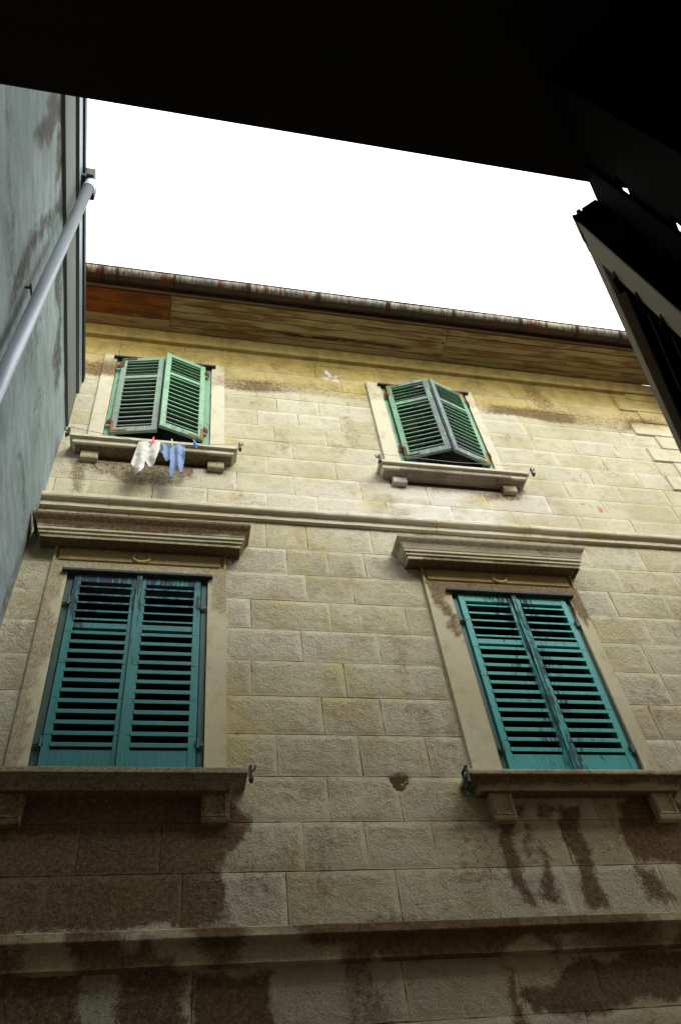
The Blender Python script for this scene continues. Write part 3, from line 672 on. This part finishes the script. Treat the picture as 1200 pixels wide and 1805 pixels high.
def lower_window(x0, x1, sx0, sx1, hx0, hx1, sill, hood, lab, mats, wf, hood_tone, sill_x, corb, meet):
    o = window(x0, x1, sx0, sx1, 4.36, 6.10, 6.215, True)
    # frieze panel and ring ornament
    mb = MB(); fx0, fx1 = sx0 + .03, sx1 - .03
    n_ = 40
    V = []; F = []
    for k in range(n_):
        a, b = sx0 + (sx1 - sx0) * k / n_, sx0 + (sx1 - sx0) * (k + 1) / n_
        y = YF - .012
        mb.add([(a, y, 6.215), (b, y, 6.215), (b, y, 6.375), (a, y, 6.375)], [[0, 1, 2, 3]])
    mb.box(sx0 + .045, sx1 - .045, YF - .026, YF - .008, 6.242, 6.345)
    for s_ in (sx0, sx1 - .02): mb.box(s_, s_ + .02, YF - .03, YF, 6.215, 6.372)
    f = mb.build('frieze', M['dressed'], o, bevel=.003); set_paint(f.data, True, .1, .2, .0); 
    me = f.data
    for nm, v_ in (('stain', .40), ('yellow', .55)): me.attributes[nm].data.foreach_set('value', np.full(len(me.vertices), v_, np.float32))
    mb = MB(); cx = (sx0 + sx1) / 2; Rr = .062
    mb.tube([(cx + Rr * math.cos(t), YF - .03, 6.295 + Rr * .85 * math.sin(t)) for t in np.linspace(math.radians(130), math.radians(410), 26)], [.006 + .009 * math.sin(math.pi * k / 25) for k in range(26)], 8)
    g = mb.build('ring_ornament', M['dressed'], o, smooth=True); set_paint(g.data, True, .1, .2); g.data.attributes['yellow'].data.foreach_set('value', np.full(len(g.data.vertices), 1., np.float32)); g.data.attributes['stain'].data.foreach_set('value', np.full(len(g.data.vertices), .1, np.float32))
    # hood moulding on top
    sweep('hood', [(-.02, 6.374), (.115, 6.374), (.117, 6.364), (.133, 6.364), (.133, 6.395), (.146, 6.40), (.146, 6.425), (.159, 6.43), (.159, 6.452), (.164, 6.458), (.170, 6.475), (.183, 6.505), (.202, 6.53), (.211, 6.545), (.213, 6.565), (-.02, 6.62)], hood[0], hood[1], o, M['dressed'], True, tone=.35, extra=hood_tone, wob=.0005, shade_grime=(.118, 6.381, 1.))  # soffit shade is painted in through the stain colour
    sweep('sill', [(-.02, 4.256), (.103, 4.257), (.107, 4.284), (.112, 4.292), (.125, 4.300), (.15, 4.304), (.165, 4.306), (.167, 4.314), (.2, 4.315), (.2, 4.347), (.195, 4.352), (-.02, 4.362)], sill_x[0], sill_x[1], o, M['dressed'], True, tone=.35, extra=.10, wob=.0007, shade_grime=(.101, 4.262, .95))  # underside coloured darker than the front
    for a, b in corb: corbel(o, a, b, 4.078, 4.262, .062, True, .15)
    slab_bar(o, x0 - .04, x1 + .035, 6.092)
    # fixed frame
    mb = MB()
    for a, b in ((x0 + .002, hx0 - .004), (hx1 + .004, x1 - .002)):
        mb = MB(); mb.box(a, b, YF - .006, YF + .06, 4.362, 6.095)
        f = mb.build('shutter_frame', M['tealdark'], o, bevel=.004); wood_attr(f, lambda x, y, z: 0)
    wl, wr = meet - hx0 - .002, hx1 - meet - .002
    s1, T1 = shutter(o, hx0, 4.40, 6.085, wl, 1, 0, mats, 5, 12, 5.585, lab[0], astragal=True, woodfn=wf)
    s2, T2 = shutter(o, hx1, 4.40, 6.085, wr, -1, 0, mats, 5, 12, 5.585, lab[1], woodfn=wf)
    for T_ in (T1, T2):
        for z in (4.62, 5.80): hinge(o, T_, z, (M['tealdark'],))
    return o
wl = lower_window(-.76, .28, -.89, .42, -.705, .228, None, (-1.08, .605), ('dull teal closed shutter with dark weathered top, left leaf', 'dull teal closed shutter with dark weathered top, right leaf'), [M['teal']],
    lambda x, y, z: .24 * max(0, min(1, (z - 5.45) / .5)) + (.10 if x < -.55 and z > 4.9 else 0), .10, (-1.02, .533), ((-.89, -.73), (.27, .432)), -.232)
wr = lower_window(2.26, 3.32, 2.05, 3.43, 2.315, 3.275, None, (1.838, 3.56), ('bright teal closed shutter with scuffed bottom rail, left leaf', 'bright teal closed shutter, right leaf'), [M['teal_b']],
    lambda x, y, z: (.20 if 2.70 < x < 2.90 else 0) + .06 * max(0, min(1, (z - 5.7) / .4)), 0., (1.935, 3.56), ((2.10, 2.255), (3.26, 3.415)), 2.80)
hook(wl, .545, 4.345, 1); 
mb = MB()
mb.box(1.915, 1.93, YF - .215, YF - .205, 4.24, 4.365); mb.box(1.915, 1.93, YF - .215, YF - .13, 4.352, 4.365); mb.box(1.915, 1.93, YF - .14, YF - .13, 4.2, 4.365); mb.box(1.915, 1.93, YF - .215, YF - .13, 4.24, 4.252)
mb.build('iron_bracket', M['tealdark'], wr)
wood_attr(bpy.data.objects['iron_bracket'], lambda x, y, z: 0)

def upper_window(x0, x1, sx0, sx1, hx0, hx1, a0, a1, w0, w1, lab, mats0, mats1, corb, sill_x, wf, broken=()):
    o = window(x0, x1, sx0, sx1, 7.80, 9.285, 9.352, False)
    sweep('sill', [(-.02, 7.598), (.07, 7.60), (.075, 7.605), (.116, 7.622), (.122, 7.630), (.122, 7.672), (.128, 7.68), (.15, 7.684), (.15, 7.716), (.145, 7.722), (-.02, 7.80)], sill_x[0], sill_x[1], o, M['dressed'], True, tone=.9, extra=.0, wob=.0007, shade_grime=(.113, 7.617, .75))
    for a, b in corb: corbel(o, a, b, 7.505, 7.604, .055, False, .42)
    slab_bar(o, x0 - .035, x1 + .04, 9.278)
    mb = MB()
    for a, b in ((x0 + .002, hx0 - .006), (hx1 + .006, x1 - .002)):
        mb = MB(); mb.box(a, b, YF - .008, YF + .06, 7.8, 9.28)
        f = mb.build('shutter_frame', M['mint'], o, bevel=.004); wood_attr(f, lambda x, y, z: .0)
    s1, T1 = shutter(o, hx0, 7.92, 9.262, w0, 1, a0, mats0, 5, 12, 8.89, lab[0], y=YF - .012, woodfn=wf, rb=.075, rt=.055, broken=broken, sth=.011, sw=.052, st=.055)
    s2, T2 = shutter(o, hx1, 7.92, 9.262, w1, -1, a1, mats1, 5, 12, 8.89, lab[1], y=YF - .012, woodfn=wf, rb=.075, rt=.055, sth=.011, sw=.052, st=.055)
    return o, T1, T2
u1, T1, T2 = upper_window(-.71, .27, -.84, .405, -.648, .192, 10, 18, .432, .428, ('bleached grey-green shutter leaf, slightly ajar', 'pale mint shutter leaf pushed outward'),
    [M['mintgrey']], [M['mint']], ((-.86, -.71), (.25, .40)), (-.965, .515), lambda x, y, z: (.10 if z < 8.2 else 0) + (.05 if x < -.22 else -.04), (2, 5))
hinge(u1, T1, 8.08, (M['rust'], M['ochre']), 0, True); hinge(u1, T1, 9.10, (M['rust'], M['rust']), 0, True)
hinge(u1, T2, 8.08, (M['rust'], M['ochre']), 0, True); hinge(u1, T2, 9.12, (M['rust'], M['ochre']), 0, True)
u2, T3, T4 = upper_window(2.14, 3.14, 1.98, 3.23, 2.205, 3.09, 21, 20, .462, .462, ('weathered mint shutter leaf with rusty hinges, pushed outward', 'mint shutter leaf pushed outward on the right'),
    [M['mint']], [M['mint']], ((2.0, 2.14), (3.125, 3.265)), (1.87, 3.405), lambda x, y, z: (.05 if z < 8.1 else 0) + (.14 if 2.55 < x < 2.75 else 0))
def strap(o, T, z, d, mat):
    mb = MB(); mb.box(.004, .15, .0362, .0405, z - .01, z + .01, T=T); mb.box(.005, .028, .0364, .041, min(z, z + d * .15), max(z, z + d * .15), T=T); mb.build('corner_strap', mat, o)
strap(u1, T1, 7.945, 1, M['ochre']); strap(u1, T2, 7.945, 1, M['ochre']); strap(u1, T1, 9.235, -1, M['rust'])
strap(u2, T3, 7.945, 1, M['rust']); strap(u2, T3, 9.235, -1, M['ochre']); strap(u2, T4, 7.945, 1, M['ochre']); strap(u2, T4, 9.235, -1, M['ochre'])
for T_ in (T3, T4):
    for z in (8.10, 9.08): hinge(u2, T_, z, (M['rust'],), 0, True)
hook(u1, -.975, 7.70, -1); hook(u1, .525, 7.70, 1); hook(u2, 1.858, 7.70, -1); hook(u2, 3.415, 7.70, 1, .6)

# ================================================================== LAUNDRY
def cloth(name, outline, mat, label, cat, amp, fr, seed, ydepth, group=None):
    """cloth hanging from the line: outline in (x,z), folds in y"""
    P_ = np.array(outline); zt = P_[:, 1].max(); x0, x1, z0 = P_[:, 0].min(), P_[:, 0].max(), P_[:, 1].min()
    nx, nz = 70, 70
    xs = np.linspace(x0, x1, nx + 1); zs = np.linspace(z0, zt, nz + 1)
    X, Z = np.meshgrid(xs, zs, indexing='ij')
    dpt = (zt - Z) / (zt - z0)
    fold = np.sin((X + .10 * dpt * (X - x0) * 0 + (fbm(X, Z, 4, 2, seed) - .5) * .08) * fr + 1.3 * seed) * amp * (.35 + .9 * dpt) + (fbm(X, Z, 12, 3, seed + 3) - .5) * .03
    Y = ydepth + fold
    V = np.stack([X, Y, Z], -1).reshape(-1, 3)
    # snap cells to the outline: keep cells whose centre is inside
    idx = np.arange(len(V)).reshape(nx + 1, nz + 1)
    cxs = (X[:-1, :-1] + X[1:, 1:]) / 2; czs = (Z[:-1, :-1] + Z[1:, 1:]) / 2
    keep = poly_sd(outline, cxs.ravel(), czs.ravel()) > 0
    F = np.stack([idx[:-1, :-1].ravel(), idx[1:, :-1].ravel(), idx[1:, 1:].ravel(), idx[:-1, 1:].ravel()], 1)[keep]
    used = np.unique(F); mp = -np.ones(len(V), int); mp[used] = np.arange(len(used))
    me = grid_mesh(name, V[used], mp[F], {}, True)
    o = link(name, me, mat, None, label=label, category=cat)
    if group: o['group'] = group
    s = o.modifiers.new('thick', 'SOLIDIFY'); s.thickness = .003
    return o
LY = YF - .20
wh = [(-0.365, 7.597), (-0.302, 7.603), (-0.232, 7.600), (-0.175, 7.602), (-0.181, 7.473), (-0.195, 7.387), (-0.211, 7.291), (-0.235, 7.262), (-0.262, 7.275), (-0.290, 7.328), (-0.293, 7.211), (-0.315, 7.130), (-0.340, 7.105), (-0.362, 7.125), (-0.365, 7.217), (-0.405, 7.261), (-0.385, 7.453)]
bl = [(-0.170, 7.602), (-0.094, 7.603), (-0.034, 7.605), (0.036, 7.607), (0.040, 7.429), (0.031, 7.223), (0.008, 7.204), (-0.014, 7.262), (-0.038, 7.255), (-0.048, 7.117), (-0.066, 7.150), (-0.080, 7.165), (-0.078, 7.33), (-0.11, 7.355), (-0.135, 7.380), (-0.150, 7.41), (-0.172, 7.483)]
cloth('white_shirt', wh, M['white_cloth'], 'white cotton top hanging limp from the clothesline below the upper left window', 'shirt', .020, 52, 2, LY - .004)
cloth('blue_shirt', bl, M['blue_cloth'], 'light blue cotton garment hung in folds on the clothesline beside the white one', 'shirt', .019, 88, 5, LY - .004)
mb = MB(); pts = [(-.985, 7.73), (-.8, 7.695), (-.64, 7.664), (-.38, 7.604), (-.15, 7.600), (.036, 7.606), (.268, 7.645), (.535, 7.70)]
mb.tube([(x, LY + .0, z) for x, z in pts], .0028, 6); mb.build('clothesline', M['wire'], None, label='thin grey clothesline sagging across the front of the upper left sill', category='clothesline')
mb = MB(); mb.tube([(1.85, LY, 7.73), (2.6, LY + .0, 7.70), (3.42, LY, 7.73)], .0022, 6); mb.build('clothesline', M['wire'], None, label='empty thin clothesline stretched along the upper right sill', category='clothesline')
def peg(x, z, tilt, mat, label, s=1.):
    mb = MB(); T = Matrix.Translation((x, LY - .014, z)) @ Matrix.Rotation(math.radians(tilt), 4, 'Y')
    for y0 in (-.012, .020):
        mb.box(-.006 * s, .006 * s, y0, y0 + .008, -.045 * s, .05 * s, T=T)
    mb.box(-.007 * s, .007 * s, -.004, .02, .004, .014, T=T)
    mb.build('clothes_peg', mat, None, bevel=.0015, label=label, category='clothes peg', group='pegs on the clothesline')
peg(-.247, 7.598, 8, M['red'], 'red plastic peg gripping the white top', 1.15)
peg(-.078, 7.60, -4, M['yellow'], 'ochre yellow peg gripping the blue garment', .95)
peg(.127, 7.625, -25, M['blue'], 'small blue peg alone on the line to the right of the clothes', .9)
# something blue on the inner sill of the upper right window
mb = MB(); mb.tube([(2.335, YF + .09, 7.80), (2.335, YF + .09, 8.10), (2.335, YF + .09, 8.18), (2.335, YF + .09, 8.24)], [.036, .036, .016, .016], 14)
mb.build('blue_bottle', M['blue'], None, smooth=False, label='bright blue plastic bottle standing behind the slats of the upper right window', category='bottle')

# ================================================================== LEFT BUILDING
left = thing('rendered_building', 'grey rendered building closing the alley on the left with a white downpipe', 'building', (-3, 2.4, 0))
def LX(y, z): return -1.04 - .029 * (8.6 - z) + .022 * (4.5 - y)
LST = [(1, [(1.53, 7.46), (1.67, 8.09), (1.8, 8.08), (1.79, 7.83), (1.86, 7.61), (1.81, 7.28), (1.69, 7.12), (1.66, 7.54)]),
(0.9, [(1.85, 7.88), (1.9, 8.08), (2.18, 8.02), (2.19, 7.79), (2.06, 7.89)]),
(0.9, [(2.3, 8.01), (2.47, 8.0), (2.4, 7.45), (2.38, 7.02), (2.45, 6.47), (2.52, 6.3), (2.28, 6.43), (2.23, 6.83), (2.28, 7.37)]),
(0.85, [(2.73, 7.86), (2.92, 7.97), (3.76, 7.89), (3.89, 7.65), (3.56, 7.55), (3.26, 7.75), (2.93, 7.68)]),
(0.6, [(1.3, 6.42), (1.33, 6.54), (1.79, 6.47), (2.27, 6.48), (2.25, 6.36), (1.78, 6.36)]),
(0.5, [(2.83, 6.91), (2.89, 7.4), (3.12, 7.48), (3.16, 6.86), (3.21, 6.48), (2.93, 6.62)]),
(0.5, [(3.42, 6.81), (3.47, 7.22), (3.89, 7.06), (3.88, 6.74)]),
(0.9, [(3.56, 6.325), (3.59, 6.34), (3.89, 6.34), (4.23, 6.345), (4.18, 6.325), (3.84, 6.315)]),
(0.8, [(4.41, 6.7), (4.52, 6.97), (4.78, 6.77), (4.49, 6.39)]),
(0.62, [(4.30, 6.6), (4.6, 6.6), (4.6, 3.0), (4.36, 3.0)])]
y0_, y1_, z0_, z1_ = .36, YF + .005, 0, 8.5
ny, nz = 180, 330
Yg, Zg = np.meshgrid(np.linspace(y0_, y1_, ny + 1), np.linspace(z0_, z1_, nz + 1), indexing='ij')
Xg = LX(Yg, Zg) + (fbm(Yg, Zg, 1.2, 4, 71) - .5) * .022 + (fbm(Yg, Zg, 12, 2, 72) - .5) * .004
s = np.zeros(Yg.shape); wy = Yg + (fbm(Yg, Zg, 4, 4, 73) - .5) * .16; wz = Zg + (fbm(Yg, Zg, 4, 4, 74) - .5) * .3
for st_, P_ in LST: s = np.maximum(s, st_ * sstep(-.16, .10, poly_sd(P_, wy.ravel(), wz.ravel()).reshape(Yg.shape)))
V = np.stack([Xg, Yg, Zg], -1).reshape(-1, 3); idx = np.arange(len(V)).reshape(ny + 1, nz + 1)
F = np.stack([idx[:-1, :-1].ravel(), idx[1:, :-1].ravel(), idx[1:, 1:].ravel(), idx[:-1, 1:].ravel()], 1)
me = grid_mesh('wall', V, F, {'stain': s.ravel()}, True); link('wall', me, M['render'], left)
def lbox(mb, o0, o1, ya, yb, za, zb, mi=0):
    V = []
    for z in (za, zb):
        for y in (ya, yb):
            for o in (o0, o1): V.append((LX(y, 8.5) + o, y, z))
    mb.add(V, [[0, 2, 3, 1], [4, 5, 7, 6], [0, 1, 5, 4], [2, 6, 7, 3], [0, 4, 6, 2], [1, 3, 7, 5]], mi)
mb = MB(); lbox(mb, -.3, .014, .36, YF + .004, 8.02, 8.53); q = mb.build('frieze_band', M['cornice'], left, bevel=.004)
mb = MB(); lbox(mb, -.3, .006, .36, YF + .004, 8.531, 8.60); mb.build('shadow_gap', M['black'], left)
mb = MB(); lbox(mb, -.3, .035, .36, YF + .003, 8.60, 8.80); mb.build('eaves_flashing', M['flash'], left, bevel=.003)
mb = MB(); lbox(mb, -.3, .052, .36, YF + .003, 8.801, 8.92); mb.build('eaves_gutter', M['black'], left, bevel=.004)
mb = MB()
mb.add([(-1.0, .36, 8.93), (-1.0, YF, 8.93), (-9, YF, 9.0), (-9, .36, 9.0)], [[0, 1, 2, 3]])
mb.box(-9, -8.8, .36, YF, 0, 8.93); mb.box(-9, -1.2, .36, .5, 0, 8.93)
mb.build('roof_slab', M['opp'], left)
# rainwater outlet box and white downpipe
mb = MB(); bx = -.905
mb.box(-.985, -.925, 2.43, 2.64, 8.70, 8.76)
mb.box(-.945, -.868, 2.43, 2.645, 8.74, 8.90)
mb.build('outlet_box', M['black'], left, bevel=.004)
mb = MB(); top = Vector((-.893, 2.50, 8.74)); bot = Vector((-.99, 2.565, 5.9)); d_ = (bot - top)
end = top + d_ * 2.0
mb.tube([top, top + d_ * .04, top + d_ * .0401, bot, end], [.046, .046, .043, .043, .043], 28); 
pipe = mb.build('downpipe', M['pipe'], left, smooth=True)
for t_ in (.043,):
    mb = MB(); p = top + d_ * t_; mb.tube([p, p + d_.normalized() * .012], .0505, 24); mb.build('pipe_collar', M['pipe'], pipe)
for t_ in (.72, 1.5):
    mb = MB(); p = top + d_ * t_
    mb.box(p.x - .12, p.x - .05, p.y - .055, p.y - .045, p.z - .02, p.z)
    mb.tube([(p.x - .05, p.y - .075, p.z - .01), (p.x - .05, p.y + .02, p.z - .01)], .006, 8)
    mb.build('pipe_clamp', M['rust'], pipe)

# ================================================================== NEAR BUILDING (photographer stands in its doorway)
near = thing('near_building', 'almost black doorway wall and lintel of the building overhead, framing the view', 'building', (0, 0, 0))
LZ = CZ + 1.30; LYE = .339
mb = MB()
JX = .655
HN = 9.6
mb.box(-9, -.75, -.3, LYE, 0, HN); mb.box(JX + .09, 14, -.3, LYE - .05, 0, HN)
mb.box(-.75, JX + .09, -.3, LYE - .12, LZ + .26, HN); mb.box(-9, 14, -6, -5.8, 0, HN); mb.box(-9, -8.8, -6, -.3, 0, HN); mb.box(13.8, 14, -6, -.3, 0, HN)
mb.box(-9, 14, -6, -.3, HN - .2, HN)
mb.build('wall', M['opp'], near)
mb = MB(); mb.box(-.9, 2.2, -.3, LYE, LZ, LZ + .25); mb.build('lintel', M['lintel'], near, bevel=.002)
mb = MB(); mb.box(-2.2, 2.6, -4, -.302, LZ + .10, LZ + .2); mb.box(-2.3, -2.2, -4, -.302, 0, LZ + .1); mb.box(2.6, 2.7, -4, -.302, 0, LZ + .1); mb.box(-2.3, 2.7, -4.1, -4, 0, LZ + .2)
mb.build('room_lining', M['room'], near)
# door frame post on the right, with a rebate; a narrow gap stays open beside it
mb = MB()
mb.box(JX, JX + .045, -.05, LYE - .03, 0, LZ - .002)
mb.box(JX + .045, JX + .09, -.05, LYE - .075, 0, LZ - .002)
mb.build('door_post', M['lintel'], near, bevel=.002)
# leaf: origin at its top hinge corner; a along the leaf, b down, t thickness (towards the camera side)
Cc = Vector((.60789, .39006, CZ + 1.27)); Av = Vector((.68921, .72456, 0)); Bv = Vector((.0427, -.0406, -.9983)).normalized()
Nv = Vector((.7246, -.6892, .059)).normalized()
TL = Matrix(((Av.x, Nv.x, Bv.x, Cc.x), (Av.y, Nv.y, Bv.y, Cc.y), (Av.z, Nv.z, Bv.z, Cc.z), (0, 0, 0, 1)))
mb = MB(); W_, H_ = .78, 2.72; TH = .045
mb.box(0, .070, 0, TH, 0, H_, T=TL); mb.box(W_ - .07, W_, 0, TH, 0, H_, T=TL)
mb.box(.070, W_ - .07, .001, TH - .001, 0, .048, T=TL); mb.box(.070, W_ - .07, .001, TH - .001, H_ - .12, H_, T=TL)
leaf = mb.build('shutter_door', M['leaf'], near, bevel=.0015, label='grey-brown louvred door leaf swung open against the sky')
mb = MB()
k = 0; b = .075
while b < H_ - .14:
    V = [(a, t_, b_) for a in (.068, W_ - .068) for (t_, b_) in ((.004, b + .03), (.004, b + .042), (TH - .004, b + .0), (TH - .004, b - .012))]
    mb.add([TL @ Vector(v) for v in V], [[0, 1, 2, 3], [4, 7, 6, 5], [0, 4, 5, 1], [1, 5, 6, 2], [2, 6, 7, 3], [3, 7, 4, 0]])
    b += .080
# carved stop pegs at the louvre ends
b = .115
while b < H_ - .14:
    c = TL @ Vector((.064, -.001, b)); c2 = TL @ Vector((.064, .02, b)); mb.tube([c, c2], .0085, 12); mb.tube([TL @ Vector((.066, -.001, b)), TL @ Vector((.09, -.001, b + .012))], .007, 8); b += .080
mb.build('louvres', M['louvre'], leaf)
# inner door leaf folded behind the louvred one
mb = MB()
mb.box(-.068, .62, TH + .002, TH + .008, -.012, H_, T=TL)
mb.build('inner_door', M['louvre'], near, bevel=.001)
mb = MB(); mb.box(-.22, -.100, TH + .002, TH + .03, -.012, H_, T=TL); mb.build('door_stop', M['louvre'], near)
for b0, b1 in ((-.011, .113), (.150, .284), (.42, .60)):
    mb = MB(); mb.box(-.112, -.055, TH + .0085, TH + .013, b0, b1, T=TL)
    mb.tube([TL @ Vector((-.085, TH + .016, b0 + .003)), TL @ Vector((-.085, TH + .016, b1 - .003))], .008, 10)
    mb.build('hinge', M['louvre'], near)
mb = MB()      # black strip over the rebated leaf edge, with tongues standing above its top corner
mb.box(-.004, -.001, .001, TH - .001, .0, H_, T=TL)
mb.box(-.004, .05, TH * .42, TH * .98, -.006, .05, T=TL); mb.box(-.004, .05, TH * .22, TH * .36, -.010, .02, T=TL); mb.box(-.004, .05, 0, TH * .10, -.004, .02, T=TL)
mb.build('edge_strip', M['louvre'], leaf)
mb = MB(); mb.box(-.150, -.118, TH + .031, TH + .036, .17, .26, T=TL)
hp = mb.build('hinge_plate', M['lintel'], near, label='small dark plate with two bright screws')
for b_ in (.185, .245):
    mb = MB(); mb.tube([TL @ Vector((-.134, TH + .036, b_)), TL @ Vector((-.134, TH + .041, b_))], .0035, 10); mb.build('screw', M['screw'], hp)

# parent offsets: things whose empty is not at the origin keep their parts in place
bpy.context.view_layer.update()
for root in (house, left, near):
    for ch in root.children:
        ch.matrix_parent_inverse = root.matrix_world.inverted()
